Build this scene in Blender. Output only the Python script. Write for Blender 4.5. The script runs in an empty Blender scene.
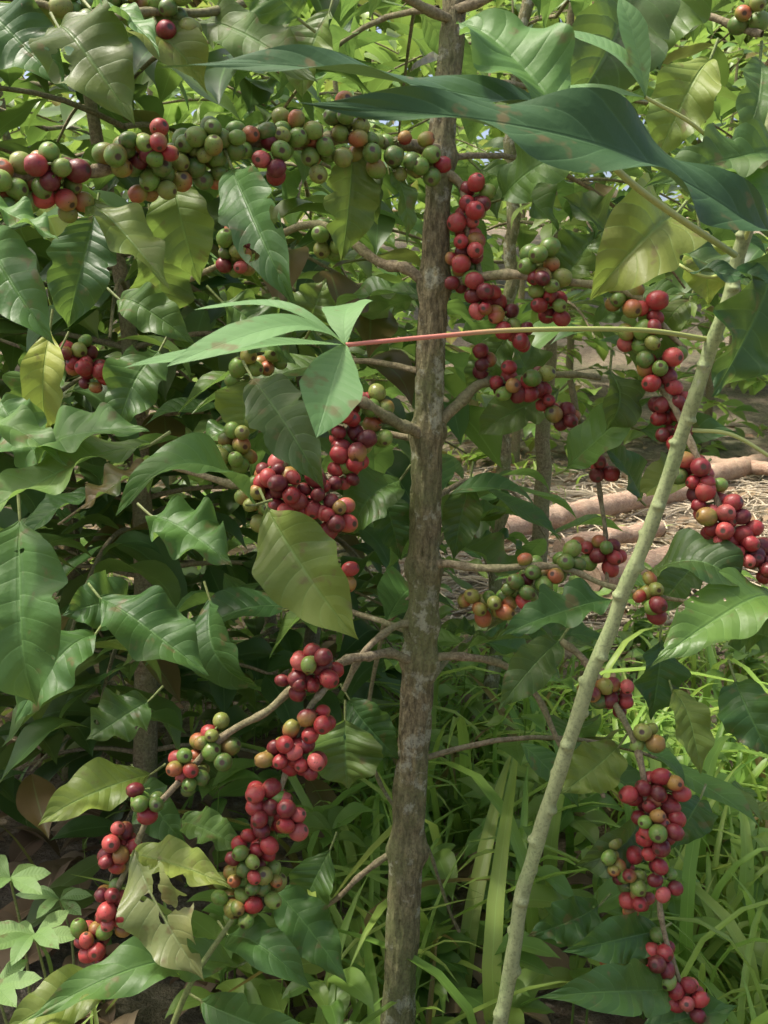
import bpy, math, random
import numpy as np
from mathutils import Vector, noise
random.seed(7); rng=np.random.default_rng(7)
sc=bpy.context.scene
sc.view_settings.view_transform='Standard'; sc.view_settings.look='None'; sc.view_settings.exposure=0
# ---------------- camera ----------------
CY,CZ,PITCH,F=-1.15,0.95,math.radians(10),1048.0
cd=bpy.data.cameras.new("camera"); cam=bpy.data.objects.new("camera",cd); sc.collection.objects.link(cam)
cam.location=(0,CY,CZ); cam.rotation_euler=(math.radians(80),0,0)
cd.sensor_fit='VERTICAL'; cd.sensor_height=24; cd.lens=24.56; cd.clip_end=500; cd.clip_start=0.02
cd.dof.use_dof=True; cd.dof.focus_distance=1.12; cd.dof.aperture_fstop=18
sc.camera=cam
def ray(a,b):
    u=(a-384)/F; v=(512-b)/F; c,s=math.cos(PITCH),math.sin(PITCH)
    return np.array([u, c+v*s, -s+v*c])
def P(a,b,Y=0.0):
    d=ray(a,b); return np.array([0,CY,CZ])+d*((Y-CY)/d[1])
def G(a,b,z=0.0):
    d=ray(a,b); return np.array([0,CY,CZ])+d*((z-CZ)/d[2])
def nrm(v):
    v=np.asarray(v,float); return v/(np.linalg.norm(v)+1e-9)
# ---------------- world / sun ----------------
EL,AZ=math.radians(65),math.radians(-88)   # azimuth from +Y toward +X
w=bpy.data.worlds.new("World"); sc.world=w; w.use_nodes=True
nt=w.node_tree; bg=nt.nodes["Background"]; sky=nt.nodes.new("ShaderNodeTexSky")
sky.sky_type='NISHITA'; sky.sun_disc=False; sky.sun_elevation=EL; sky.sun_rotation=AZ; sky.air_density=0.7; sky.dust_density=6; sky.ozone_density=.3
nt.links.new(sky.outputs[0],bg.inputs[0]); bg.inputs[1].default_value=0.33
sl=bpy.data.lights.new("sun","SUN"); sl.energy=5.0; sl.angle=math.radians(4); sl.color=(1,0.96,0.85)
so=bpy.data.objects.new("sun",sl); sc.collection.objects.link(so)
sd=Vector((math.sin(AZ)*math.cos(EL),math.cos(AZ)*math.cos(EL),math.sin(EL)))
so.rotation_euler=sd.to_track_quat('Z','Y').to_euler(); so.location=sd*20
# ---------------- mesh builder ----------------
class MB:
    def __init__(s): s.v=[];s.q=[];s.l=[];s.t=[];s.m=[];s.n=0
    def add(s,v,q,l,t,mi=0):
        s.v.append(v); s.q.append(q+s.n); s.l.append(l)
        t=np.asarray(t,float)
        if t.ndim==1: t=np.tile(t,(len(v),1))
        s.t.append(t); s.m.append(np.full(len(q),mi)); s.n+=len(v)
    def build(s,name,mats,parent=None):
        v=np.concatenate(s.v).astype(np.float32);q=np.concatenate(s.q).astype(np.int32)
        l=np.concatenate(s.l).astype(np.float32);t=np.concatenate(s.t).astype(np.float32);m=np.concatenate(s.m).astype(np.int32)
        me=bpy.data.meshes.new(name)
        me.vertices.add(len(v)); me.vertices.foreach_set("co",v.ravel())
        me.loops.add(q.size); me.loops.foreach_set("vertex_index",q.ravel())
        me.polygons.add(len(q)); me.polygons.foreach_set("loop_start",np.arange(0,q.size,4,dtype=np.int32))
        me.polygons.foreach_set("material_index",m)
        a=me.attributes.new("luv",'FLOAT_VECTOR','POINT'); a.data.foreach_set("vector",l.ravel())
        a=me.attributes.new("tint",'FLOAT_COLOR','POINT')
        a.data.foreach_set("color",np.hstack([t,np.ones((len(t),1),np.float32)]).astype(np.float32).ravel())
        me.update(calc_edges=True); me.polygons.foreach_set("use_smooth",np.ones(len(q),bool))
        for x in mats: me.materials.append(x)
        o=bpy.data.objects.new(name,me); sc.collection.objects.link(o)
        if parent: o.parent=parent
        return o
def empty(name):
    e=bpy.data.objects.new(name,None); sc.collection.objects.link(e); e.empty_display_size=0.1; return e
def gridq(nu,nv):
    i,j=np.meshgrid(np.arange(nu-1),np.arange(nv-1),indexing='ij'); a=(i*nv+j).ravel()
    return np.stack([a,a+nv,a+nv+1,a+1],1)
# ---------------- leaf templates ----------------
WU=[0,.04,.12,.22,.34,.46,.58,.70,.80,.88,.94,1]; WW=[.03,.12,.42,.74,.95,1,.93,.74,.47,.22,.09,.0]
CU=[0,.05,.15,.3,.5,.65,.8,.9,1]; CW=[.04,.15,.34,.66,.97,1,.75,.38,0]
def leaf_t(nu,nv,bend,wave,fold,freq,seed,side=0.0,prof=0,aw=0.0,bite=0.0):
    r=np.random.default_rng(seed)
    u=np.linspace(0,1,nu); v=np.linspace(-1,1,nv)
    wd=np.interp(u,WU if prof==0 else CU,WW if prof==0 else CW)
    U,V=np.meshgrid(u,v,indexing='ij'); Wd=wd[:,None]*np.ones_like(V)
    ph=r.uniform(0,6.28,4)
    th=bend*(u-0.15)+0.12*np.sin(u*7+ph[2])*abs(bend)
    du=1/(nu-1); cx=np.concatenate([[0],np.cumsum(np.cos(th))[:-1]*du]); cz=np.concatenate([[0],-np.cumsum(np.sin(th))[:-1]*du])
    edge=1+0.035*np.sin(U*freq*12+ph[0]+V)
    if bite>0:   # insect bites along the margin
        for k in range(2):
            c=r.uniform(.3,.85); sg=r.choice([-1,1]); edge=edge-bite*r.uniform(.5,1)*np.exp(-((U-c)/.035)**2)*(V*sg>0)
    y=V*Wd*edge
    aV=np.abs(V)
    zz=fold*aV*Wd - 0.25*fold*aV**2*Wd + wave*np.where(V>0,np.sin(U*freq*6.28+ph[0]),np.sin(U*freq*6.28*0.9+ph[1]))*aV**1.6*np.sqrt(Wd+1e-4)
    if aw>0:
        t=(U-0.12*aV)*9.0; zz=zz+aw*np.abs(np.sin(np.pi*t))*aV*(1-aV*.6)*Wd*4*0.5
    cyy=side*u*u
    return dict(U=U,V=V,cx=cx,cz=cz,th=th,y=y,zz=zz,side=cyy,nu=nu,nv=nv,q=gridq(nu,nv))
def put_leaf(mb,T,base,tip,nh,halfw,tint,mi=0):
    base=np.asarray(base,float);tip=np.asarray(tip,float)
    d=tip-base; L=np.linalg.norm(d)
    c0=np.array([T['cx'][-1],T['cz'][-1]]); cl=np.hypot(*c0); s=L/cl; ang=math.atan2(c0[1],c0[0])
    X=T['cx'][:,None]*s+np.sin(T['th'])[:,None]*T['zz']*halfw
    Z=T['cz'][:,None]*s + np.cos(T['th'])[:,None]*T['zz']*halfw
    Yy=T['y']*halfw+(T['side']*L)[:,None]
    ca,sa=math.cos(-ang),math.sin(-ang)
    X2=X*ca-Z*sa; Z2=X*sa+Z*ca
    x=d/(L+1e-9); z=np.asarray(nh,float); z=z-x*np.dot(x,z)
    if np.linalg.norm(z)<1e-3: z=np.array([0.1,-.3,1.])-x*np.dot(x,[0.1,-.3,1.])
    z=nrm(z); y=np.cross(z,x)
    v=base+X2[...,None]*x+Yy[...,None]*y+Z2[...,None]*z
    n=T['nu']*T['nv']
    l=np.stack([T['U'],T['V'],np.full_like(T['U'],random.random())],-1).reshape(n,3)
    mb.add(v.reshape(n,3),T['q'],l,tint,mi)
HI=[leaf_t(44,13,b,wv,f,fr,i,sd,0,0.05,bt) for i,(b,wv,f,fr,sd,bt) in enumerate([(.9,.24,.45,2.6,.05,0),(1.3,.20,.5,3.1,-.06,.3),(.6,.32,.4,2.8,.04,0),(1.6,.24,.35,3.2,0,0),(.8,.30,.6,3.4,-.04,.45),(1.1,.34,.3,3.3,.08,0),(1.9,.22,.5,2.4,.1,.2),(.4,.38,.35,3.6,-.09,0)])]
MID=[leaf_t(11,5,b,wv,f,fr,i+20,sd) for i,(b,wv,f,fr,sd) in enumerate([(.9,.16,.4,1.4,.05),(1.4,.14,.5,1.6,-.06),(.5,.2,.3,1.2,.04),(1.8,.16,.4,1.5,0),(.8,.24,.55,1.5,-.05)])]
LOW=[leaf_t(6,3,b,wv,f,1,i+40,0) for i,(b,wv,f) in enumerate([(.9,.1,.4),(1.5,.1,.3),(.4,.1,.5)])]
CAS=[leaf_t(24,9,b,.07,.25,1.6,i+60,sd,1) for i,(b,sd) in enumerate([(.6,.03),(1.0,-.04),(.3,.02)])]
GR=[leaf_t(10,3,b,.0,.5,1,i+80,sd,1) for i,(b,sd) in enumerate([(.8,.1),(1.5,.0),(2.2,-.1),(2.8,.08)])]
for g in GR:
    pr=np.interp(np.linspace(0,1,10),[0,.15,.5,.8,1],[.6,1,.9,.5,0.02]); g['y']=g['V']*pr[:,None]
# ---------------- tubes ----------------
def catmull(pts,n):
    p=[np.asarray(x,float) for x in pts]; p=[2*p[0]-p[1]]+p+[2*p[-1]-p[-2]]; out=[]
    m=len(p)-3
    for k in range(n):
        t=k/(n-1)*m; i=min(int(t),m-1); f=t-i; a,b,c,d=p[i:i+4]
        out.append(0.5*((2*b)+(-a+c)*f+(2*a-5*b+4*c-d)*f*f+(-a+3*b-3*c+d)*f**3))
    return np.array(out)
def tube(mb,pts,r0,r1,tint=(.5,.5,.5),mi=0,n=None,sides=8,knob=0.0,knobsp=0.05,wig=0.0,rfun=None):
    L=sum(np.linalg.norm(np.asarray(pts[i+1])-np.asarray(pts[i])) for i in range(len(pts)-1))
    if n is None: n=max(6,int(L/0.008))
    c=catmull(pts,n)
    if wig>0:
        o=random.random()*50
        for i in range(1,n):
            k=i/n*L*14; c[i]+=wig*np.array(noise.noise_vector(Vector((k+o,o,1))))*min(1,i/6)
    tg=np.gradient(c,axis=0); tg/=np.linalg.norm(tg,axis=1)[:,None]+1e-9
    ref=np.array([0.3,1,0.2]) if abs(tg[0][1])<.8 else np.array([1,0,.2])
    a=np.cross(tg,ref); a/=np.linalg.norm(a,axis=1)[:,None]; b=np.cross(tg,a)
    s=np.linspace(0,1,n); r=r0+(r1-r0)*s
    if knob>0: r=r*(1+knob*np.exp(-(((s*L/knobsp)%1-.5)/.12)**2))
    ph=np.linspace(0,2*math.pi,sides+1)
    rr=r[:,None]*np.ones((1,sides+1))
    if rfun is not None: rr=rfun(rr,s*L,ph)
    v=c[:,None,:]+rr[...,None]*(np.cos(ph)[None,:,None]*a[:,None,:]+np.sin(ph)[None,:,None]*b[:,None,:])
    l=np.stack([np.tile((s*L)[:,None],(1,sides+1)),np.tile(ph/6.283,(n,1)),np.full((n,sides+1),random.random())],-1)
    mb.add(v.reshape(-1,3),gridq(n,sides+1),l.reshape(-1,3),tint,mi)
    return c
# ---------------- berry template (cube sphere) ----------------
def cubesphere(k):
    vs=[];qs=[];n=0
    g=np.tan(np.linspace(-1,1,k+1)*math.pi/4)
    for ax in range(3):
        for sg in(-1,1):
            A,B=np.meshgrid(g,g,indexing='ij'); C=np.full_like(A,sg)
            c=[None]*3; c[ax]=C;c[(ax+1)%3]=A;c[(ax+2)%3]=B
            v=np.stack(c,-1).reshape(-1,3); q=gridq(k+1,k+1)
            if sg<0: q=q[:,::-1]
            vs.append(v/np.linalg.norm(v,axis=1)[:,None]); qs.append(q+n); n+=len(v)
    v=np.concatenate(vs);q=np.concatenate(qs)
    key={};idx=[];uv=[]
    for p in v:
        kk=tuple(np.round(p,4))
        if kk not in key: key[kk]=len(uv); uv.append(p)
        idx.append(key[kk])
    return np.array(uv),np.array(idx)[q]
SV,SQ=cubesphere(8)
RED=[(.33,.028,.03),(.40,.055,.05),(.25,.02,.026),(.15,.014,.02),(.44,.09,.08),(.35,.04,.04),(.20,.02,.026),(.29,.026,.03),(.12,.012,.02)]
GRN=[(.10,.19,.03),(.13,.24,.04),(.08,.155,.03),(.17,.26,.05),(.20,.24,.05)]
def berry(mb,p,r,axis,kind):
    v=SV.copy(); el=random.uniform(1.05,1.2)
    z=v[:,2]
    tip=np.clip((z-.9)/.1,0,1)
    v=v*np.array([1,random.uniform(.9,1.02),el])
    v[:,2]-=0.13*tip
    ax=nrm(axis); t=nrm(np.cross(ax,[.31,.5,.8])); b=np.cross(ax,t)
    wv=p+r*(v[:,:1]*t+v[:,1:2]*b+v[:,2:]*ax)
    rd=nrm(rng.normal(size=3)); k=SV@rd
    if kind=='r':
        c0=np.array(random.choice(RED)); c1=c0*random.uniform(.5,1.0)
        if random.random()<.15: c1=np.array([.30,.18,.04])
    elif kind=='m': c0=np.array([.34,.10,.04]); c1=np.array([.22,.23,.04])
    else:
        c0=np.array(random.choice(GRN)); c1=c0*random.uniform(.8,1.15)
        if random.random()<.12: c1=np.array([.26,.16,.04])
    m=np.clip(k*.9+.5,0,1)[:,None]; col=c0*(1-m)+c1*m
    l=np.stack([z*.5+.5,np.arctan2(SV[:,1],SV[:,0]),np.full(len(v),random.random())],-1)
    mb.add(wv,SQ,l,col,0)
def cluster(mb,stalk,c,n,red,dirv=(0,0,-1),r=0.0093,elong=1.3):
    dirv=nrm(dirv); R=r*(n**(1/3))*1.25
    p=rng.normal(size=(n,3)); p/=np.linalg.norm(p,axis=1)[:,None]; p*=R*rng.uniform(.5,1,(n,1))
    p+=dirv*(p@dirv)[:,None]*(elong-1)
    rs=r*rng.uniform(.76,1.1,n)
    for it in range(50):
        D=p[:,None]-p[None]; dist=np.linalg.norm(D,axis=2)+np.eye(n)
        mn=(rs[:,None]+rs[None])*.98
        ov=np.clip(mn-dist,0,None)*(1-np.eye(n)); p=p+(D/dist[...,None]*ov[...,None]*.45).sum(1)
        p*=.99
        perp=p-dirv*(p@dirv)[:,None]; pl=np.linalg.norm(perp,axis=1)[:,None]+1e-6
        p=p+perp/pl*np.clip(r*.95-pl,0,None)*.5
    for i in range(n):
        o=p[i]; perp=o-dirv*(o@dirv)
        kind='r' if random.random()<red*.92 else ('m' if random.random()<.2 else 'g')
        berry(mb,c+o,rs[i],perp*1.2+o*.4+rng.normal(size=3)*.008,kind)
        tube(stalk,[c+dirv*(o@dirv)*.8,c+o*.9],.0012,.001,(.3,.5,.2),1,n=4,sides=5)
# ---------------- materials ----------------
def mat(name):
    m=bpy.data.materials.new(name); m.use_nodes=True; n=m.node_tree.nodes; n.clear(); return m,n,m.node_tree.links
def math_(n,l,op,a,b=None,c=None,clamp=False):
    x=n.new("ShaderNodeMath"); x.operation=op; x.use_clamp=clamp
    for i,k in enumerate((a,b,c)):
        if k is None: continue
        if isinstance(k,(int,float)): x.inputs[i].default_value=k
        else: l.new(k,x.inputs[i])
    return x.outputs[0]
def mix(n,l,f,a,b,typ='MIX'):
    x=n.new("ShaderNodeMix"); x.data_type='RGBA'; x.blend_type=typ
    for i,k in ((0,f),(6,a),(7,b)):
        if isinstance(k,(int,float)): x.inputs[i].default_value=k
        elif isinstance(k,tuple): x.inputs[i].default_value=(*k,1)
        else: l.new(k,x.inputs[i])
    return x.outputs[2]
def mr(n,l,v,a,b,c=0.,d=1.):
    x=n.new("ShaderNodeMapRange"); l.new(v,x.inputs[0])
    for i,k in enumerate((a,b,c,d)): x.inputs[i+1].default_value=k
    return x.outputs[0]
def noi(n,l,scale,detail=3,vec=None,rough=.5):
    x=n.new("ShaderNodeTexNoise"); x.inputs['Scale'].default_value=scale; x.inputs['Detail'].default_value=detail; x.inputs['Roughness'].default_value=rough
    if vec is None:
        g=n.new("ShaderNodeTexCoord"); vec=g.outputs['Object']
    l.new(vec,x.inputs['Vector']); return x.outputs[0]
def leafmat(name,dark,lite,yel,trans=.3,rough=.36,veins=9.0,veink=.13,holes=0,tcol=(.38,.60,.10),bumpd=.002,simple=False,spec=.4,vs=.26):
    m,n,l=mat(name)
    a=n.new("ShaderNodeAttribute"); a.attribute_name="luv"; s=n.new("ShaderNodeSeparateXYZ"); l.new(a.outputs['Vector'],s.inputs[0])
    t=n.new("ShaderNodeAttribute"); t.attribute_name="tint"; ts=n.new("ShaderNodeSeparateColor"); l.new(t.outputs['Color'],ts.inputs[0])
    u,v=s.outputs[0],s.outputs[1]; av=math_(n,l,'ABSOLUTE',v)
    midr=mr(n,l,av,.01,.06,1,0)
    g=n.new("ShaderNodeNewGeometry")
    p=n.new("ShaderNodeBsdfPrincipled"); p.inputs['Specular IOR Level'].default_value=spec
    tr=n.new("ShaderNodeBsdfTranslucent")
    if simple:
        c=mix(n,l,ts.outputs[0],dark,lite); c=mix(n,l,ts.outputs[1],c,yel); c=mix(n,l,ts.outputs[2],c,(.13,.065,.025))
        c=mix(n,l,math_(n,l,'MULTIPLY',midr,.35),c,tuple(min(1,x*1.6+.04) for x in lite))
        l.new(c,p.inputs['Base Color']); p.inputs['Roughness'].default_value=rough; cc=c
    else:
        vn=math_(n,l,'MULTIPLY',mr(n,l,s.outputs[2],0,1,.8,1.2),veins)
        ph=math_(n,l,'MULTIPLY',math_(n,l,'SUBTRACT',u,math_(n,l,'MULTIPLY',math_(n,l,'POWER',av,1.3),veink)),vn)
        ph=math_(n,l,'ADD',ph,math_(n,l,'MULTIPLY',math_(n,l,'GREATER_THAN',v,0.0),.22))
        ph=math_(n,l,'ADD',ph,math_(n,l,'MULTIPLY',noi(n,l,22,1),.35))
        pp=math_(n,l,'PINGPONG',ph,.5)
        lat=mr(n,l,pp,.01,.06,1,0)
        vein=math_(n,l,'MAXIMUM',midr,math_(n,l,'MULTIPLY',lat,.5))
        big=noi(n,l,9,2); fine=noi(n,l,160,2)
        k=math_(n,l,'ADD',ts.outputs[0],math_(n,l,'MULTIPLY',math_(n,l,'SUBTRACT',big,.5),.9),clamp=True)
        c=mix(n,l,k,dark,lite)
        c=mix(n,l,math_(n,l,'MULTIPLY',ts.outputs[1],mr(n,l,big,.3,.7,.5,1.1),clamp=True),c,yel)
        spots=math_(n,l,'MULTIPLY',mr(n,l,noi(n,l,55,3),.62,.70),.7)
        c=mix(n,l,spots,c,(.12,.085,.035))
        c=mix(n,l,math_(n,l,'MULTIPLY',ts.outputs[2],mr(n,l,noi(n,l,14,4),.3,.6)),c,(.13,.075,.025))
        c=mix(n,l,math_(n,l,'MULTIPLY',vein,vs),c,tuple(min(1,x*1.6+.04) for x in lite))
        under=mix(n,l,.55,c,tuple(x*1.4+.035 for x in lite))
        cc=mix(n,l,g.outputs['Backfacing'],c,under)
        l.new(cc,p.inputs['Base Color'])
        rg=math_(n,l,'ADD',math_(n,l,'MULTIPLY',g.outputs['Backfacing'],.22),mr(n,l,big,.3,.7,rough-.08,rough+.16)); l.new(rg,p.inputs['Roughness'])
        h=math_(n,l,'ADD',math_(n,l,'POWER',pp,.6),math_(n,l,'MULTIPLY',fine,.3))
        h=math_(n,l,'SUBTRACT',h,math_(n,l,'MULTIPLY',midr,.5))
        b=n.new("ShaderNodeBump"); b.inputs['Strength'].default_value=.65; b.inputs['Distance'].default_value=bumpd; l.new(h,b.inputs['Height']); l.new(b.outputs[0],p.inputs['Normal'])
        l.new(b.outputs[0],tr.inputs[1])
    l.new(mix(n,l,.6,mix(n,l,1.0,cc,(2.2,2.2,2.2),'MULTIPLY'),tcol),tr.inputs[0])
    mx=n.new("ShaderNodeMixShader"); mx.inputs[0].default_value=trans; l.new(p.outputs[0],mx.inputs[1]); l.new(tr.outputs[0],mx.inputs[2])
    o=n.new("ShaderNodeOutputMaterial"); out=mx.outputs[0]
    if holes:
        hv=mr(n,l,noi(n,l,34,2),holes,holes+.01); tp=n.new("ShaderNodeBsdfTransparent"); m2=n.new("ShaderNodeMixShader")
        l.new(math_(n,l,'MULTIPLY',hv,math_(n,l,'SUBTRACT',1.0,midr)),m2.inputs[0]); l.new(out,m2.inputs[1]); l.new(tp.outputs[0],m2.inputs[2]); out=m2.outputs[0]
    l.new(out,o.inputs[0]); return m
LD,LL,LY=(.022,.066,.015),(.088,.19,.040),(.30,.33,.05)
M_leaf=leafmat("coffee_leaf",LD,LL,LY,trans=.23,rough=.46,spec=.36)
M_torn=leafmat("torn_leaf",LD,LL,LY,trans=.23,rough=.46,spec=.36,holes=.66)
M_bleaf=leafmat("coffee_bush_leaf",(.018,.055,.014),(.085,.18,.038),(.26,.30,.05),trans=.24,rough=.44,simple=True,spec=.36)
M_darkleaf=leafmat("shade_toned_leaf",(.026,.065,.020),(.05,.115,.035),(.16,.22,.05),trans=.04,rough=.5,spec=.22)  # darker, barely translucent leaf; its shade is in the colour
M_chew=leafmat("chewed_leaf",(.05,.09,.03),(.13,.19,.07),(.32,.31,.10),holes=.62)
M_cas=leafmat("cassava_leaf",(.06,.15,.05),(.14,.27,.10),(.25,.33,.08),trans=.25,rough=.5,veins=13,veink=.1,bumpd=.0005,vs=.12)
M_grass=leafmat("grass_blade",(.08,.19,.03),(.23,.38,.07),(.42,.44,.11),trans=.35,rough=.45,simple=True,tcol=(.5,.7,.12))
M_far=leafmat("far_leaf",(.03,.085,.02),(.15,.28,.055),(.36,.40,.08),trans=.32,rough=.4,simple=True,tcol=(.45,.66,.12))
M_dry=leafmat("dry_leaf",(.13,.08,.045),(.32,.23,.14),(.40,.32,.18),trans=.1,rough=.7,simple=True,tcol=(.4,.3,.15))
def barkmat(name,c0,c1,c2,stretch=(60,60,9),bd=.004,rough=.85,amt=.5,lich=(.34,.35,.27),la=.55,lth=.62):
    m,n,l=mat(name); g=n.new("ShaderNodeTexCoord"); mp=n.new("ShaderNodeMapping"); mp.inputs['Scale'].default_value=stretch; l.new(g.outputs['Object'],mp.inputs[0])
    f=noi(n,l,1.6,6,mp.outputs[0],.72); big=noi(n,l,14,4); mo=noi(n,l,38,6,None,.65); fi=noi(n,l,320,3)
    c=mix(n,l,mr(n,l,f,.36,.60),c0,c1); c=mix(n,l,math_(n,l,'MULTIPLY',mr(n,l,big,.38,.58),amt),c,c2)
    c=mix(n,l,mr(n,l,mo,lth,lth+.06,0,la),c,lich)
    c=mix(n,l,mr(n,l,fi,.5,.66,0,.5),c,tuple(x*.3 for x in c1))
    p=n.new("ShaderNodeBsdfPrincipled"); l.new(c,p.inputs['Base Color']); p.inputs['Roughness'].default_value=rough; p.inputs['Specular IOR Level'].default_value=.25
    b=n.new("ShaderNodeBump"); b.inputs['Distance'].default_value=bd; b.inputs['Strength'].default_value=1.0
    l.new(math_(n,l,'ADD',f,math_(n,l,'ADD',math_(n,l,'MULTIPLY',mo,.4),math_(n,l,'MULTIPLY',fi,.15))),b.inputs['Height']); l.new(b.outputs[0],p.inputs['Normal'])
    o=n.new("ShaderNodeOutputMaterial"); l.new(p.outputs[0],o.inputs[0]); return m
M_bark=barkmat("coffee_bark",(.09,.075,.038),(.35,.30,.165),(.20,.23,.09),(120,120,34),.008,amt=.75,lich=(.50,.51,.37),lth=.55,la=.65)
M_twig=barkmat("coffee_twig",(.13,.10,.055),(.33,.27,.17),(.18,.21,.085),(120,120,120),.0015,lich=(.42,.41,.30))
M_gtwig=barkmat("green_twig",(.12,.17,.05),(.20,.26,.08),(.2,.2,.08),(90,90,90),.0006,.5)
M_cstem=barkmat("cassava_stem",(.20,.26,.11),(.32,.38,.18),(.24,.26,.13),(50,50,20),.0012,.6)
M_log=barkmat("log_bark",(.32,.18,.12),(.60,.42,.30),(.46,.35,.25),(20,60,60),.008)
def tintmat(name,rough):
    m,n,l=mat(name); t=n.new("ShaderNodeAttribute"); t.attribute_name="tint"
    a=n.new("ShaderNodeAttribute"); a.attribute_name="luv"; s=n.new("ShaderNodeSeparateXYZ"); l.new(a.outputs['Vector'],s.inputs[0])
    c=mix(n,l,mr(n,l,noi(n,l,200,4),.42,.75,0,.4),t.outputs['Color'],(.24,.12,.07))
    c=mix(n,l,mr(n,l,noi(n,l,420,2),.66,.70,0,.7),c,(.05,.03,.02))
    c=mix(n,l,mr(n,l,s.outputs[0],.965,.985),c,(.06,.035,.02))
    p=n.new("ShaderNodeBsdfPrincipled"); l.new(c,p.inputs['Base Color']); l.new(mr(n,l,noi(n,l,120,3),.3,.7,rough-.06,rough+.16),p.inputs['Roughness'])
    p.inputs['Specular IOR Level'].default_value=.45
    b=n.new("ShaderNodeBump"); b.inputs['Distance'].default_value=.0008; b.inputs['Strength'].default_value=.5; l.new(noi(n,l,180,3),b.inputs['Height']); l.new(b.outputs[0],p.inputs['Normal'])
    o=n.new("ShaderNodeOutputMaterial"); l.new(p.outputs[0],o.inputs[0]); return m
M_berry=tintmat("coffee_cherry_skin",.38)
def petmat():
    m,n,l=mat("petiole_skin"); t=n.new("ShaderNodeAttribute"); t.attribute_name="tint"
    p=n.new("ShaderNodeBsdfPrincipled"); l.new(t.outputs['Color'],p.inputs['Base Color']); p.inputs['Roughness'].default_value=.45
    o=n.new("ShaderNodeOutputMaterial"); l.new(p.outputs[0],o.inputs[0]); return m
M_pet=petmat()
# ---------------- ground ----------------
def gh(x,y):
    h=.035*noise.noise(Vector((x*1.3,y*1.3,0)))+.015*noise.noise(Vector((x*5,y*5,3)))
    if y>6: h+= (y-6)*.16 if y<40 else 34*.16
    return h
xs=np.concatenate([np.linspace(-60,-6,10)[:-1],np.linspace(-6,6,121),np.linspace(6,60,10)[1:]])
ys=np.concatenate([np.linspace(-40,-3,8)[:-1],np.linspace(-3,9,121),np.linspace(9,90,20)[1:]])
gv=np.array([[x,y,gh(x,y)] for x in xs for y in ys]); mb=MB()
mb.add(gv,gridq(len(xs),len(ys)),gv*0,(0.5,.5,.5))
def groundmat():
    m,n,l=mat("soil"); f=noi(n,l,22,6,None,.7); b1=noi(n,l,2.2,4); b2=noi(n,l,70,5,None,.7)
    c=mix(n,l,mr(n,l,f,.35,.65),(.12,.085,.05),(.38,.30,.20)); c=mix(n,l,mr(n,l,b2,.5,.72,0,.8),c,(.56,.48,.37))
    c=mix(n,l,mr(n,l,b1,.48,.62,0,.4),c,(.09,.13,.045))
    p=n.new("ShaderNodeBsdfPrincipled"); l.new(c,p.inputs['Base Color']); p.inputs['Roughness'].default_value=.95
    b=n.new("ShaderNodeBump"); b.inputs['Distance'].default_value=.03; l.new(math_(n,l,'ADD',f,b2),b.inputs['Height']); l.new(b.outputs[0],p.inputs['Normal'])
    o=n.new("ShaderNodeOutputMaterial"); l.new(p.outputs[0],o.inputs[0]); return m
mb.build("ground",[groundmat()])
# ---------------- main coffee tree ----------------
tree=empty("coffee_tree")
mb=MB()
tp=[P(398,1120,.0),P(399,1000,.0),P(410,800,.0),P(422,620,.0),P(428,430,.0),P(434,280,.0),P(441,150,.01),P(455,0,.03),P(462,-160,.05)]
tp[0][2]=-.03
nodes_z=[P(0,b)[2] for b in (155,285,432,568,625,660,850)]
tc=catmull(tp,420)
def trf(rr,s,ph):
    out=rr.copy()
    for i in range(rr.shape[0]):
        z=tc[i][2] if i<len(tc) else 0
        k=sum(math.exp(-((z-q)/.014)**2) for q in nodes_z)
        for j in range(rr.shape[1]):
            a=ph[j]; x,y=math.cos(a),math.sin(a)
            f=noise.fractal(Vector((x*2.6,y*2.6,s[i]*16)),1.,2.,4)
            g=abs(noise.noise(Vector((x*6,y*6,s[i]*26+5))))
            out[i,j]*=1+.16*f-.2*(1-min(1,g*5))*.6+.28*k*(.7+.5*math.cos(2*a))
    return out
tube(mb,tp,.0208,.0116,n=420,sides=44,rfun=trf)
mb.build("trunk",[M_bark],tree)
br=MB(); lf=MB(); be=MB()
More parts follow.
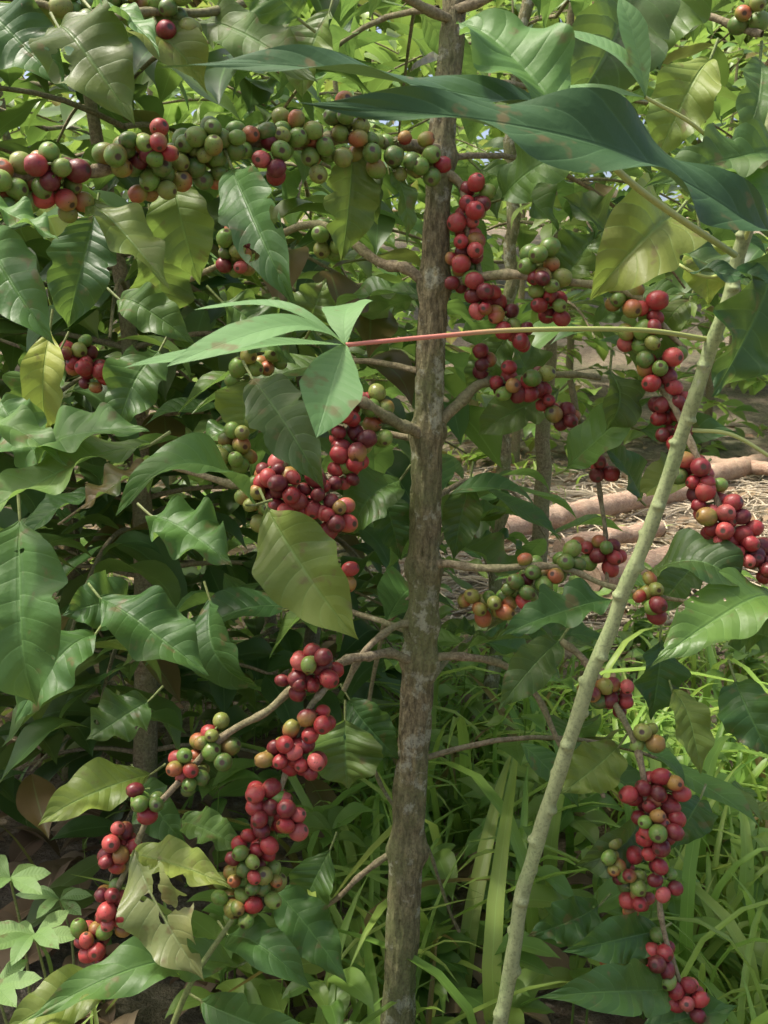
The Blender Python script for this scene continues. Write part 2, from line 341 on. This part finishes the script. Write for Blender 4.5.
BR=[ # (list of (px,py,Y), r0,r1)
 ([(438,150,.0),(390,142,-.03),(320,140,-.08),(230,150,-.12),(150,160,-.16),(100,168,-.2),(0,176,-.24),(-120,200,-.28)],.0065,.0045),
 ([(434,285,0),(405,272,.0),(375,255,.02),(310,228,.05),(240,255,.08),(180,280,.1)],.0065,.003),
 ([(436,288,0),(470,278,-.02),(520,273,-.05),(580,280,-.05),(640,305,-.06),(690,350,-.06)],.006,.0025),
 ([(430,440,0),(405,424,-.02),(380,413,-.04),(345,408,-.06),(300,440,-.07),(260,480,-.08),(150,465,-.05)],.007,.003),
 ([(430,432,0),(455,405,0),(490,382,.01),(545,375,.02),(600,380,.03)],.007,.003),
 ([(424,568,0),(460,562,-.02),(510,570,-.04),(575,572,-.05),(620,590,-.06),(690,600,-.06)],.005,.002),
 ([(421,622,0),(395,628,-.02),(365,650,-.04),(340,690,-.05)],.0045,.003),
 ([(419,660,0),(380,655,-.03),(340,662,-.06),(290,690,-.08),(230,735,-.1),(165,795,-.12),(125,860,-.12),(95,950,-.12)],.0055,.0025),
 ([(419,660,0),(470,655,-.01),(520,680,.0),(560,735,0),(600,800,-.02)],.005,.0025),
 ([(330,660,-.06),(316,700,-.1),(290,770,-.12),(262,840,-.13),(240,915,-.13)],.004,.0025),
 ([(404,850,0),(370,865,.01),(335,900,.02),(270,950,.03)],.0045,.002),
 ([(560,640,-.02),(600,680,-.05),(640,760,-.08),(655,860,-.1),(668,950,-.1),(695,1040,-.1)],.004,.0025),
 ([(640,360,-.05),(665,400,-.06),(700,470,-.1),(730,525,-.12),(760,575,-.12)],.004,.0025),
 ([(570,380,.03),(590,440,.03),(598,500,.02),(606,580,.0)],.0035,.002),
 ([(440,170,0),(465,190,.0),(470,240,-.01),(480,300,-.02)],.005,.0025),
 ([(452,20,.02),(350,-20,-.05),(230,10,-.12),(120,12,-.16),(20,10,-.18)],.005,.003),
 ([(453,10,.02),(560,-20,-.02),(680,12,-.06),(760,40,-.1)],.005,.003),
 ([(425,560,.02),(410,600,.08),(380,640,.1),(370,760,.12),(420,840,.14),(460,930,.15)],.003,.002),
 ([(300,440,-.05),(320,480,-.06),(325,540,-.06),(335,590,-.06)],.0035,.002),
]
for pts,r0,r1 in BR: tube(br,[P(*p) for p in pts],r0,r1,knob=.35,knobsp=.042,wig=.010,sides=10)
CL=[ # px,py,Y,n,red,dir
 (8,182,-.24,10,.05),(38,172,-.23,7,.1),(62,185,-.22,12,.75),(52,165,-.25,4,.9),(115,150,-.2,4,.0),(140,150,-.2,6,.1),(150,175,-.17,9,.0),(156,138,-.2,5,.8),(182,160,-.15,10,.0),(212,138,-.15,10,.0),(205,170,-.13,8,.0),
 (248,140,-.12,8,.0),(272,157,-.13,6,.8),(292,138,-.1,10,.0),(320,152,-.09,8,.0),(350,124,-.08,8,.0),(368,148,-.06,8,.0),(400,150,-.04,7,.3),(424,160,-.03,7,.1),
 (85,8,-.16,12,.05),(170,18,-.15,9,.3),(120,6,-.15,6,.1),(262,4,-.1,5,.8),(680,8,-.06,10,.1),
 (472,194,-.01,6,.95),(465,222,-.01,7,.95),(468,250,-.02,7,.95),(462,272,-.02,5,.9),(484,296,-.03,9,.95),(505,312,-.03,5,.7),
 (540,258,-.05,7,.0),(545,286,-.05,6,.3),(546,314,-.04,7,.9),(518,332,-.02,4,.8),(490,366,.0,4,1),(512,380,.0,10,1),(536,382,.0,6,.9),(553,400,.02,6,.95),(568,420,.02,3,.9),(625,300,-.05,6,.0),(648,310,-.06,5,.6),
 (636,346,-.06,7,.1),(660,364,-.06,8,.9),(672,407,-.06,8,.95),(672,430,-.06,5,.9),(600,468,.02,4,.9),(585,545,.02,4,.4),(606,550,.0,7,.95),
 (697,474,-.1,10,1),(714,502,-.11,11,1),(724,528,-.12,9,1),(742,547,-.12,9,1),(757,568,-.12,6,.95),
 (518,592,-.04,9,.5),(475,606,-.02,5,.0),(536,576,-.04,6,.0),(495,602,-.03,5,.0),(568,570,-.04,6,.1),
 (380,402,-.04,3,.0),(384,428,-.04,4,0),(342,418,-.06,8,.95),(354,448,-.06,9,.9),(345,472,-.07,8,.95),(268,472,-.09,7,.95),(290,492,-.1,12,1),(318,500,-.1,11,.95),(335,518,-.1,8,.5),(302,528,-.1,7,.85),(260,496,-.08,10,.0),(238,440,-.03,8,.0),(230,464,-.04,5,.2),(278,514,-.08,6,.0),(245,374,.0,8,.0),(342,574,-.07,2,1),(270,360,.02,6,.0),(360,403,-.03,4,.7),
 (312,668,-.1,16,1),(294,682,-.1,6,1),(316,722,-.11,6,.95),(283,748,-.12,11,.8),(306,760,-.12,9,.9),(266,800,-.13,9,1),(292,818,-.13,9,.95),(260,834,-.13,8,1),(250,858,-.14,9,.75),(266,878,-.13,10,.0),(236,888,-.13,9,.0),(246,910,-.14,5,.5),
 (220,742,-.1,9,.15),(190,770,-.11,10,.5),(206,756,-.1,6,.2),(152,800,-.12,6,.5),(120,850,-.12,11,.95),(112,900,-.12,8,1),(112,922,-.12,6,.95),(94,944,-.12,10,1),(72,1012,-.1,7,.9),
 (648,790,-.09,10,.95),(666,792,-.09,8,.95),(656,820,-.1,11,1),(660,848,-.1,9,.95),(666,880,-.1,5,1),(628,878,-.08,10,.5),(636,902,-.08,7,.9),(616,862,-.08,5,.0),(660,957,-.1,10,1),(672,975,-.1,6,1),(688,1002,-.1,10,1),(615,965,-.02,10,.0),
 (648,600,-.06,5,.6),(620,685,-.05,5,.95),(616,704,-.05,4,.9),(595,690,-.05,4,.2),(648,740,-.07,5,.0),(655,595,-.06,3,.2),
 (78,360,.1,10,.9),(92,374,.1,7,.9),(160,300,.08,7,.8),(236,262,.06,8,.9),(232,245,.06,7,.2),(330,240,.05,7,.0),(620,20,.1,5,.1),(752,10,-.1,6,.2),
]
for c in CL:
    cluster(be,br,P(c[0],c[1],c[2]),c[3],c[4],dirv=(random.uniform(-.4,.4),random.uniform(-.2,.2),-1))
HL=[
 (560,118,462,22,-.5,-.45,100,.8,.0,(.2,-.8,.6)),
 (640,-40,565,135,-.25,-.3,95,.1,0,(.3,-.9,.2)),(700,-60,640,70,-.2,-.2,80,.3,.2,None),(710,60,655,165,-.1,-.1,60,.7,.5,(-.3,-.9,.2)),
 (790,150,645,195,-.3,-.35,60,.3,0,None),(700,165,775,235,-.3,-.35,60,.7,0,(.0,-.4,.9)),(675,215,580,290,-.15,-.2,85,.1,0,(.1,-.9,.3)),
 (775,250,722,405,-.3,-.35,95,.1,0,(.5,-.85,.2)),(700,235,705,305,-.08,-.08,50,.8,.95,(0,-1,.1)),(760,60,740,160,-.1,-.15,50,.3,.1,None),  # the near-full yellow tint paints sunlight onto that leaf
 (-20,5,65,95,-.15,-.2,70,.3,0,(-.2,-.7,.6)),(60,30,135,125,-.2,-.25,85,.2,.2,(.1,-.9,.3)),(90,8,165,58,-.2,-.28,34,.8,0,(.2,-.3,.9)),(300,20,250,-30,-.2,-.2,60,.4,.1,None),
 (120,40,200,100,-.12,-.15,60,.2,.1,None),(200,20,330,70,-.1,-.2,60,.25,.1,None),(330,10,300,100,-.1,-.1,60,.3,.3,None),
 (232,168,308,305,-.16,-.25,58,.35,0,(-.35,-.8,.5)),(85,200,165,290,-.2,-.25,54,.4,0,(.3,-.6,.75)),(175,180,200,285,-.1,-.1,60,.45,.35,(0,-1,0)),(352,150,345,262,-.05,-.05,54,.5,.35,(.2,-1,0)),(388,165,402,245,-.03,-.05,24,.4,.2,(.6,-.8,0)),(375,165,372,225,-.02,-.03,24,.3,.1,None),
 (-30,205,65,238,-.28,-.3,45,.8,0,(0,-.3,.95)),(-20,225,48,350,-.25,-.3,66,.55,0,(-.2,-.7,.6)),(95,215,75,330,-.1,-.12,64,.1,0,(.2,-.9,.3)),(150,225,160,330,-.02,0,70,.15,.2,None),(120,300,195,345,-.05,-.08,45,.3,.1,None),
 (60,350,15,430,.0,-.02,55,.3,.1,None),(160,350,110,430,-.02,-.06,60,.25,.05,None),(50,330,40,430,-.03,-.03,40,.7,.95,(.2,-1,.1)),(220,300,300,360,-.02,-.02,60,.3,.1,None),(250,380,240,440,.0,-.02,60,.5,.5,(0,-1,0)),  # strongest yellow here: a sunlit look put into the leaf tint
 (252,378,332,485,-.13,-.2,62,.15,0,(-.2,-.8,.55)),(150,445,-30,520,-.25,-.3,80,.75,.05,(0,-.35,.9)),(40,470,150,432,-.25,-.28,70,.8,.05,(.1,-.5,.85)),(0,400,60,480,-.15,-.2,60,.5,0,None),(-30,430,60,470,-.25,-.3,50,.8,0,(0,-.3,.9)),
 (255,505,110,508,-.16,-.24,66,.7,.0,(0,-.45,.9)),(150,515,240,560,-.16,-.22,70,.6,0,(.1,-.6,.8)),(268,508,352,645,-.15,-.22,86,.3,0,(-.3,-.85,.4)),(20,520,48,705,-.25,-.3,112,.4,0,(-.1,-.85,.5)),(100,598,205,680,-.12,-.18,74,.3,0,(.1,-.6,.75)),
 (95,635,15,725,-.12,-.18,70,.35,0,(-.1,-.75,.65)),(0,600,20,680,-.1,-.1,70,.1,0,None),(130,600,60,610,-.05,-.1,60,.2,0,None),(210,600,250,690,.0,-.03,60,.15,0,None),(150,700,90,745,.0,-.05,60,.2,0,None),
 (150,775,35,822,-.05,-.12,60,.3,0,(0,-.6,.8)),(140,780,190,840,.0,-.05,50,.3,0,None),(345,720,345,790,.0,-.02,80,.5,.15,(0,-.9,.4)),(350,700,400,760,.03,0,50,.2,0,None),(180,820,250,850,-.05,-.1,40,.4,.1,None),
 (240,965,20,1005,-.15,-.25,60,.4,.05,(0,-.5,.85)),(228,935,305,1000,-.1,-.18,50,.4,.0,(0,-.6,.8)),(270,885,355,975,-.02,-.08,55,.35,0,None),(120,980,0,1030,-.2,-.25,60,.35,0,None),(200,1000,330,1030,-.15,-.2,60,.3,0,None),(330,850,290,930,.05,.02,50,.4,.1,None),
 (775,602,650,668,-.12,-.2,72,.9,.15,(0,-.6,.8)),(612,600,502,642,-.08,-.14,56,.15,0,(0,-.55,.85)),(560,640,492,705,-.06,-.1,45,.2,0,(0,-.8,.5)),(650,570,742,600,-.1,-.15,66,.1,0,(0,-.6,.8)),(620,745,565,800,-.06,-.1,56,.15,0,(0,-.8,.5)),
 (566,470,655,402,.0,-.04,50,.7,.1,(-.2,-.8,.6)),(700,470,640,505,-.02,-.06,50,.15,0,None),(660,640,648,720,-.02,-.04,56,.1,0,None),(672,690,700,775,-.04,-.08,42,.4,0,(.2,-.9,.3)),(730,630,790,640,-.1,-.15,50,.3,.1,None),(735,680,765,760,-.05,-.1,60,.15,0,None),
 (640,820,570,858,-.02,-.06,50,.1,0,None),(600,905,530,945,-.02,-.08,50,.2,0,None),(660,930,560,945,-.06,-.12,50,.35,0,None),(670,990,540,1010,-.1,-.2,60,.3,0,None),(640,1030,740,1010,-.1,-.1,50,.3,0,None),(700,800,670,850,.0,-.05,50,.2,0,None),
 (560,290,600,230,.0,0,60,.3,.15,None),(590,330,700,300,.0,-.05,40,.4,.1,None),(610,370,600,430,-.02,-.04,50,.2,.05,None),(510,330,470,400,.05,.05,40,.3,.2,None),(640,430,740,440,-.02,-.08,36,.2,0,None),(560,390,480,440,.06,.06,50,.3,.1,None),(650,250,760,290,-.1,-.15,50,.2,.0,None),(690,300,640,390,-.02,-.02,50,.2,.2,None),
 (480,170,560,230,.05,.03,60,.4,.2,None),(500,200,600,150,.0,-.05,60,.3,.1,None),(400,480,350,530,.02,.0,60,.4,.1,None),
 (540,400,500,330,.08,.06,50,.3,.2,None),(640,500,600,440,.05,.0,40,.2,.0,None),(700,560,660,620,.0,-.02,50,.2,.0,None),(470,480,450,560,.08,.06,40,.3,.1,None),(380,490,400,560,.05,.03,40,.2,.0,None),(620,250,560,200,.05,.0,60,.2,.1,None),(310,330,330,280,.02,.0,50,.3,.2,None),
]
for i,h in enumerate(HL):
    bx,by,tx,ty,Yb,Yt,wp,li,ye,nh=h
    b=P(bx,by,Yb); t=P(tx,ty,Yt); hw=wp*.5*((Yb+Yt)/2-CY)/F*1.0
    if nh is None: nh=(random.uniform(-.5,.5),-.7,random.uniform(.1,.9))
    if ye<.15 and random.random()<.12: ye=random.uniform(.3,.6)
    put_leaf(lf,HI[i%8],b,t,nh,hw,(li,ye,0.18 if random.random()<.3 else 0),3 if i%6==5 else 0)
    d=nrm(t-b); tube(br,[b-d*.018+np.array([0,.004,.004]),b,b+d*.01],.0016,.0011,(.3,.5,.2),1,n=5,sides=6)
# big leaves, shade put into their dark material, crossing the top, nearest the lens
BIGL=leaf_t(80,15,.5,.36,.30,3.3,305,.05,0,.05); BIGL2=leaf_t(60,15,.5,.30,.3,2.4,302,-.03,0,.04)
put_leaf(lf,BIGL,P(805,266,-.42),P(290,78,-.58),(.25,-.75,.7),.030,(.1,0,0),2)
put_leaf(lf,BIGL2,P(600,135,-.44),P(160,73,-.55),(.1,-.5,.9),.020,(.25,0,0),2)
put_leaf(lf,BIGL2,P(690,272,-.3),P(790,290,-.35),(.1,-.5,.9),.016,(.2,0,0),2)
# chewed yellowing leaves at lower left
put_leaf(lf,HI[2],P(135,850,-.18),P(200,985,-.25),(-.3,-.85,.4),.034,(.5,.3,.3),1)
put_leaf(lf,HI[4],P(130,855,-.15),P(235,885,-.2),(.1,-.6,.8),.022,(.7,.5,.2),0)
def leafed_branch(mbT,mbL,p0,az,L,rise,droop,T,ll,sp,tr,mi=0,r=.004,wr=.2,skip=0.12,yel=.1,leafmi=0):
    d=np.array([math.cos(az),math.sin(az),0]); sd_=np.array([-d[1],d[0],0]); pts=[]
    for k in range(6):
        t=k/5; pts.append(np.asarray(p0)+d*L*t+np.array([0,0,rise*L*t-droop*L*t*t]))
    if mbT is not None: tube(mbT,pts,r,r*.4,n=10,sides=5,mi=mi)
    c=catmull(pts,40); n=int(L/sp)
    for k in range(n):
        t=(k+1)/n
        if t<.2 and random.random()<.6: continue
        q=c[min(39,int(t*39))]
        for s in(-1,1):
            if random.random()<skip: continue
            l=ll*random.uniform(.65,1.15)
            dr=nrm(d*random.uniform(.25,.9)+sd_*s*random.uniform(.6,1.1)+np.array([0,0,random.uniform(-.9,.15)]))
            nn=np.array([random.uniform(-.4,.4),random.uniform(-.5,.3),1.])
            put_leaf(mbL,random.choice(T),q+dr*.008,q+dr*l,nn,l*wr*random.uniform(.85,1.15),(min(1,max(0,random.gauss(tr,.25))),max(0,random.gauss(yel-.08,.15)),0 if random.random()<.93 else .8),leafmi)
for k in range(16):
    z=.45+k*.075; az=random.uniform(.15,math.pi-.15)
    leafed_branch(br,lf,[.03+.02*z,.01,z],az,random.uniform(.35,.6),.25,.5,HI if k%2 else MID,.14,.06,.3,0)
for k in range(3):
    leafed_branch(br,lf,[.08,.05,1.4+k*.07],k*1.6+.4,random.uniform(.3,.45),.3,.4,MID,.14,.07,.3,0,.005)
br.build("branches",[M_twig,M_gtwig],tree)
lf.build("leaves",[M_leaf,M_chew,M_darkleaf,M_torn],tree)
be.build("coffee_cherries",[M_berry],tree)
# ---------------- background coffee bushes ----------------
def bush(name,x,y,H,spread,T,ll=.14,zmin=.15,step=.1,tr=.3,yel=.12,mat_=None,sp=.06,seed=0,wr=.2):
    mat_=mat_ or M_bleaf
    random.seed(seed); e=empty(name); a=MB(); b=MB(); z0=gh(x,y)
    top=[x+random.uniform(-.1,.1),y,z0+H]
    tube(a,[[x,y,z0-.02],[x+.02,y,z0+H*.5],top],.014+.006*H,.006,sides=10,n=30,wig=.01)
    z=zmin; k=random.random()*6
    while z<H:
        pr=math.sin(math.pi*min(1,max(.12,(z-zmin*.5)/(H*1.15))))**.6
        for s in (0,math.pi):
            leafed_branch(a,b,[x+.02*z/H,y,z0+z],k+s+random.uniform(-.3,.3),spread*pr*random.uniform(.7,1.1),.3,.45,T,ll,sp,tr,0,.005,wr,yel=yel)
        k+=1.57+random.uniform(-.3,.3); z+=step*random.uniform(.7,1.2)
    a.build("stem",[M_twig,M_gtwig],e); b.build("leaves",[mat_],e)
bush("coffee_bush",-.42,.55,1.6,.5,MID,.16,.15,.07,.2,seed=1)
bush("coffee_bush",-.95,.45,1.7,.55,MID,.16,.2,.075,.2,seed=2)
bush("coffee_bush",-.68,1.0,1.5,.6,MID,.16,.12,.07,.15,seed=32)
bush("coffee_bush",-.18,1.15,1.3,.5,MID,.15,.12,.08,.2,seed=31)
bush("coffee_bush",-.35,1.9,1.9,.65,MID,.16,.25,.09,.4,.15,M_far,seed=3)
bush("coffee_bush",-1.3,1.6,2.1,.8,MID,.16,.2,.1,.4,.15,M_far,seed=4)
bush("coffee_bush",.95,.75,1.9,.55,MID,.16,1.1,.085,.25,.15,seed=5)
bush("coffee_bush",.36,1.3,1.8,.5,MID,.15,.98,.08,.3,.2,seed=6)
bush("coffee_bush",-.15,2.7,2.1,.6,MID,.15,.75,.09,.5,.25,M_far,seed=36)
bush("coffee_bush",1.8,2.2,2.4,.8,MID,.16,1.1,.11,.5,.25,M_far,seed=7)
k=8
for (x,y,H,sp_) in [(-.9,3.2,2.3,.9),(-2.3,3.0,2.5,1.0),(-.5,4.6,2.6,1.0),(3.4,4.8,2.8,1.1),(-3.2,5.2,3.2,1.3),(-1.8,6.2,3.4,1.3),(.9,6.0,3.0,1.25),(2.3,6.3,3.0,1.25),(4.4,6.6,3.2,1.4),(-.1,7.4,3.6,1.5),(1.6,8.0,3.6,1.5),(-4.4,9,3.6,1.6),(3.2,8.6,3.8,1.6)]:
    bush("shrub",x,y,H,sp_,LOW if y>4 else MID,.21 if y>4 else .17,.04 if y>5 else .2,.15 if y<5 else .17,.55,.3,M_far,.085,seed=k,wr=.25); k+=1
def crown_tree(name,x,y,H,R,cz,n,ll,T,trk=.09,seed=0,flat=.45,tr=.45):
    random.seed(seed); r=np.random.default_rng(seed); e=empty(name); a=MB(); b=MB(); z0=gh(x,y)
    tube(a,[[x,y,z0-.05],[x+.1,y,z0+H*.4],[x-.05,y,z0+cz]],trk,trk*.5,n=40,sides=14,wig=.03)
    cl=[]
    for i in range(26):
        d=nrm(r.normal(size=3)*[1,1,flat]); q=np.array([x,y,z0+cz])+d*R*r.uniform(.45,1)*[1,1,flat]; cl.append(q)
        tube(a,[[x,y,z0+cz-R*.25],(np.array([x,y,z0+cz])*.5+q*.5)+[0,0,.1],q],trk*.3,.01,n=12,sides=6,wig=.03)
    for q in cl:
        for j in range(n//26):
            p=q+r.normal(size=3)*R*.2*[1,1,.6]; d=nrm(r.normal(size=3)+[0,0,-.5]); l=ll*r.uniform(.6,1.2)
            put_leaf(b,random.choice(T),p,p+d*l,[r.normal()*.5,r.normal()*.5,1],l*.27,(min(1,max(0,random.gauss(tr,.25))),max(0,random.gauss(.2,.15)),0))
    a.build("trunk",[M_bark],e); b.build("crown",[M_far],e)
for i,(x,y,H,R) in enumerate([(-9,18,8,4.5),(-2.5,15,8,4.2),(5,16,8,4.2),(12,20,9,5),(-16,24,10,5.5),(1.5,22,11,6)]):
    crown_tree("tree",x,y,H,R,H*.6,2600,.6,LOW,.2,60+i,.8,.7)
# ---------------- grass ----------------
random.seed(5); g=MB()
def blade(x,y,L,hw,ye=.12,br_=.6,lean=.8):
    az=random.uniform(0,6.28); b=np.array([x,y,gh(x,y)-.01]); ln=random.uniform(.2,lean)
    t=b+np.array([math.cos(az)*ln*L,math.sin(az)*ln*L,L*random.uniform(.35,.85)])
    put_leaf(g,random.choice(GR),b,t,[math.cos(az)*-.2,math.sin(az)*-.2,1],hw,(min(1,max(0,random.gauss(br_,.25))),max(0,random.gauss(ye,.2)),0 if random.random()<.93 else .9))
for i in range(2900):
    y=random.uniform(-.15,1.7); x=random.uniform(-.05,.1)+random.uniform(-.1,1)*(.5+.55*(y+.3))
    if noise.noise(Vector((x*2.2,y*2.2,9)))<-.25: continue
    blade(x,y,random.uniform(.12,.34)*(1 if y<1 else .75),random.uniform(.004,.010))
for i in range(120):
    y=random.uniform(.1,1.0); x=random.uniform(-.15,.75)*(1+.4*y); blade(x,y,random.uniform(.30,.46),random.uniform(.008,.013),.2,.8,1.0)
for i in range(900):
    y=random.uniform(-.2,3.5); x=-random.uniform(.1,1)*(.6+.5*(y+.3))
    if random.random()<.6 and y<.8: continue
    blade(x,y,random.uniform(.06,.22),random.uniform(.003,.006))
for i in range(1500):
    y=random.uniform(1.7,7); x=random.uniform(-1,1)*(1.2+.5*y)
    if noise.noise(Vector((x*.8,y*.8,4)))<.18: continue
    blade(x,y,random.uniform(.08,.2),random.uniform(.006,.012),.3,.6)
g.build("grass",[M_grass])
wd=MB()
for i in range(190):
    y=random.uniform(0,2.1); x=random.uniform(-.3,1)*(.6+.55*(y+.3)); z=gh(x,y); hh=random.uniform(.06,.26)
    for j in range(random.randint(5,10)):
        a_=random.uniform(0,6.28); q=np.array([x,y,z+hh*random.uniform(.3,1)]); l=random.uniform(.05,.10)
        d=np.array([math.cos(a_),math.sin(a_),random.uniform(-.3,.4)]); put_leaf(wd,random.choice(MID),q,q+nrm(d)*l,[0,-.2,1],l*.22,(random.uniform(.3,1),random.uniform(0,.3),0))
    tube(wd,[[x,y,z-.01],[x+.01,y,z+hh]],.002,.001,(.6,.2,0),0,n=6,sides=5)
wd.build("weeds",[M_far])
lt=MB()
for i in range(3000):
    y=random.uniform(-.3,7); x=random.uniform(-1,1)*(.8+.6*(y+.3)); q=np.array([x,y,gh(x,y)+.008+random.random()*.015]); a_=random.uniform(0,6.28); l=random.uniform(.05,.14)
    put_leaf(lt,random.choice(LOW if y>1.5 else MID),q,q+np.array([math.cos(a_)*l,math.sin(a_)*l,random.uniform(-.005,.03)]),[random.uniform(-.5,.5),random.uniform(-.5,.5),1],l*.22,(random.random(),random.random()*.5,random.random()*.6))
lt.build("leaf_litter",[M_dry])
st=MB()
for i in range(2200):
    y=random.uniform(1.8,5.5); x=random.uniform(-.1,1)*(.6+.6*y); a_=random.uniform(-.9,.9)+(0 if random.random()<.5 else 1.5); l=random.uniform(.08,.4); z=gh(x,y)+random.uniform(.004,.05)
    tube(st,[[x,y,z],[x+math.cos(a_)*l*.5,y+math.sin(a_)*l*.5,z+random.uniform(.0,.03)],[x+math.cos(a_)*l,y+math.sin(a_)*l,z+random.uniform(-.01,.02)]],.004,.0025,n=5,sides=4)
M_straw=barkmat("straw",(.44,.36,.24),(.70,.61,.46),(.52,.44,.32),(30,30,30),.001)
st.build("straw",[M_straw])
for (a,b,c,d,r) in [(500,530,700,488,.055),(590,578,745,552,.06),(560,548,660,530,.04),(680,484,810,452,.06),(690,462,800,474,.045)]:
    lg=MB(); p=G(a,b,.10); q=G(c,d,.10); tube(lg,[p,(p+q)/2+[0,0,.01],q],r,r*.85,n=60,sides=20,wig=.015,knob=.08,knobsp=.3)
    for e_,dd in ((p,nrm(p-q)),(q,nrm(q-p))): tube(lg,[e_,e_+dd*.004],r*.95 if e_ is p else r*.82,.001,n=6,sides=20)
    lg.build("fallen_log",[M_log])
tt=MB(); b0=G(492,760); tube(tt,[[b0[0],b0[1],-.02],[b0[0]+.02,b0[1],1.1],[b0[0]+.05,b0[1],2.2]],.016,.010,n=80,sides=14,wig=.02,knob=.2,knobsp=.14); tt.build("sapling_trunk",[M_bark])
# ---------------- cassava plant (right) ----------------
cas=empty("cassava_plant"); s=MB(); L_=MB(); pt=MB()
sp=[P(470,1130,-.12),P(506,985,-.14),P(535,850,-.16),P(575,720,-.18),P(622,600,-.2),P(668,475,-.22),P(706,365,-.24),P(738,258,-.26),P(768,150,-.28),P(790,0,-.3)]
sp[0][2]=-.02
def knob(rr,s_,ph):
    o=rr.copy()
    for i in range(len(s_)):
        kk=s_[i]/.034; f=kk%1; a0=int(kk)*2.4
        o[i]*=1+.5*math.exp(-((f-.5)/.1)**2)*np.clip(np.cos(ph-a0),0,1)**2+.04*math.sin(s_[i]*90)
    return o
tube(s,sp,.0082,.0050,n=600,sides=20,rfun=knob,wig=.004); s.build("stem",[M_cstem],cas)
def petiole(pts,r0,r1,c0,c1):
    tube(pt,pts,r0,r1,n=50,sides=8); m=np.linspace(0,1,50)[:,None].repeat(9,1).reshape(-1,1)
    k=np.clip((m-.45)/.25,0,1); pt.t[-1]=np.array(c0)*(1-k)+np.array(c1)*k
YG=(.34,.39,.12); PK=(.52,.19,.14)
nd=P(345,345,-.42)
petiole([P(712,340,-.24),P(640,330,-.28),P(520,330,-.34),P(430,337,-.38),nd],.0023,.0016,YG,PK)
for (tx,ty,Y,wp,n_) in [(122,366,-.5,30,(0,-.4,.9)),(172,371,-.52,44,(0,-.6,.8)),(312,436,-.5,62,(.1,-1,.2)),(190,312,-.38,22,(0,-.3,.95)),(352,303,-.36,44,(-.2,-.8,.5))]:
    put_leaf(L_,CAS[tx%3],nd,P(tx,ty,Y),n_,wp*.5*(Y-CY)/F*1.05,(.55,.05,0))
petiole([P(742,250,-.26),P(755,190,-.3),P(700,130,-.34),P(645,97,-.36)],.002,.0013,YG,YG)
petiole([P(692,430,-.23),P(735,436,-.24),P(790,470,-.25)],.002,.0015,YG,YG)
petiole([P(735,270,-.26),P(700,275,-.2),P(640,240,-.1)],.0018,.0013,YG,YG)
petiole([P(560,98,-.5),P(575,125,-.48),P(640,190,-.4),P(735,255,-.3)],.0022,.0026,YG,YG)
for (x0,y0,Y0,ln,a0) in [(645,97,-.36,.08,2.4),(800,470,-.25,.12,-1.)]:
    c=P(x0,y0,Y0)
    for j in range(3):
        a_=a0+(j-1)*.6; put_leaf(L_,CAS[j],c,c+ln*np.array([math.cos(a_),.1,math.sin(a_)-.1]),(0,-.5,.85),.012,(.6,.1,0))
pt.build("petioles",[M_pet],cas); L_.build("leaves",[M_cas],cas)
yt=empty("green_shoot"); m_=MB(); tube(m_,[P(160,1060,-.2),P(190,985,-.2),P(232,920,-.18)],.0035,.0025); m_.build("stalk",[M_gtwig],yt)
def seedling(px,py,Y,R,n):
    e=empty("cassava_seedling"); a=MB(); b=MB(); c=P(px,py,Y)
    tube(a,[[c[0],c[1]+.03,gh(c[0],c[1])-.01],[c[0]+.01,c[1]+.01,c[2]*.6],c],.0025,.0015,n=24,sides=6)
    for j in range(n):
        a_=j/n*6.28+random.random()*.5; put_leaf(b,random.choice(CAS),c,c+R*random.uniform(.8,1.15)*np.array([math.cos(a_),math.sin(a_)*.8-.2,random.uniform(-.15,.25)]),(0,-.5,.9),R*.17,(.6,.4,0))
    a.build("stem",[M_gtwig],e); b.build("leaves",[M_cas],e)
seedling(10,878,.0,.06,7); seedling(35,935,-.05,.06,7); seedling(-5,985,-.1,.06,6); seedling(60,900,.15,.05,6)
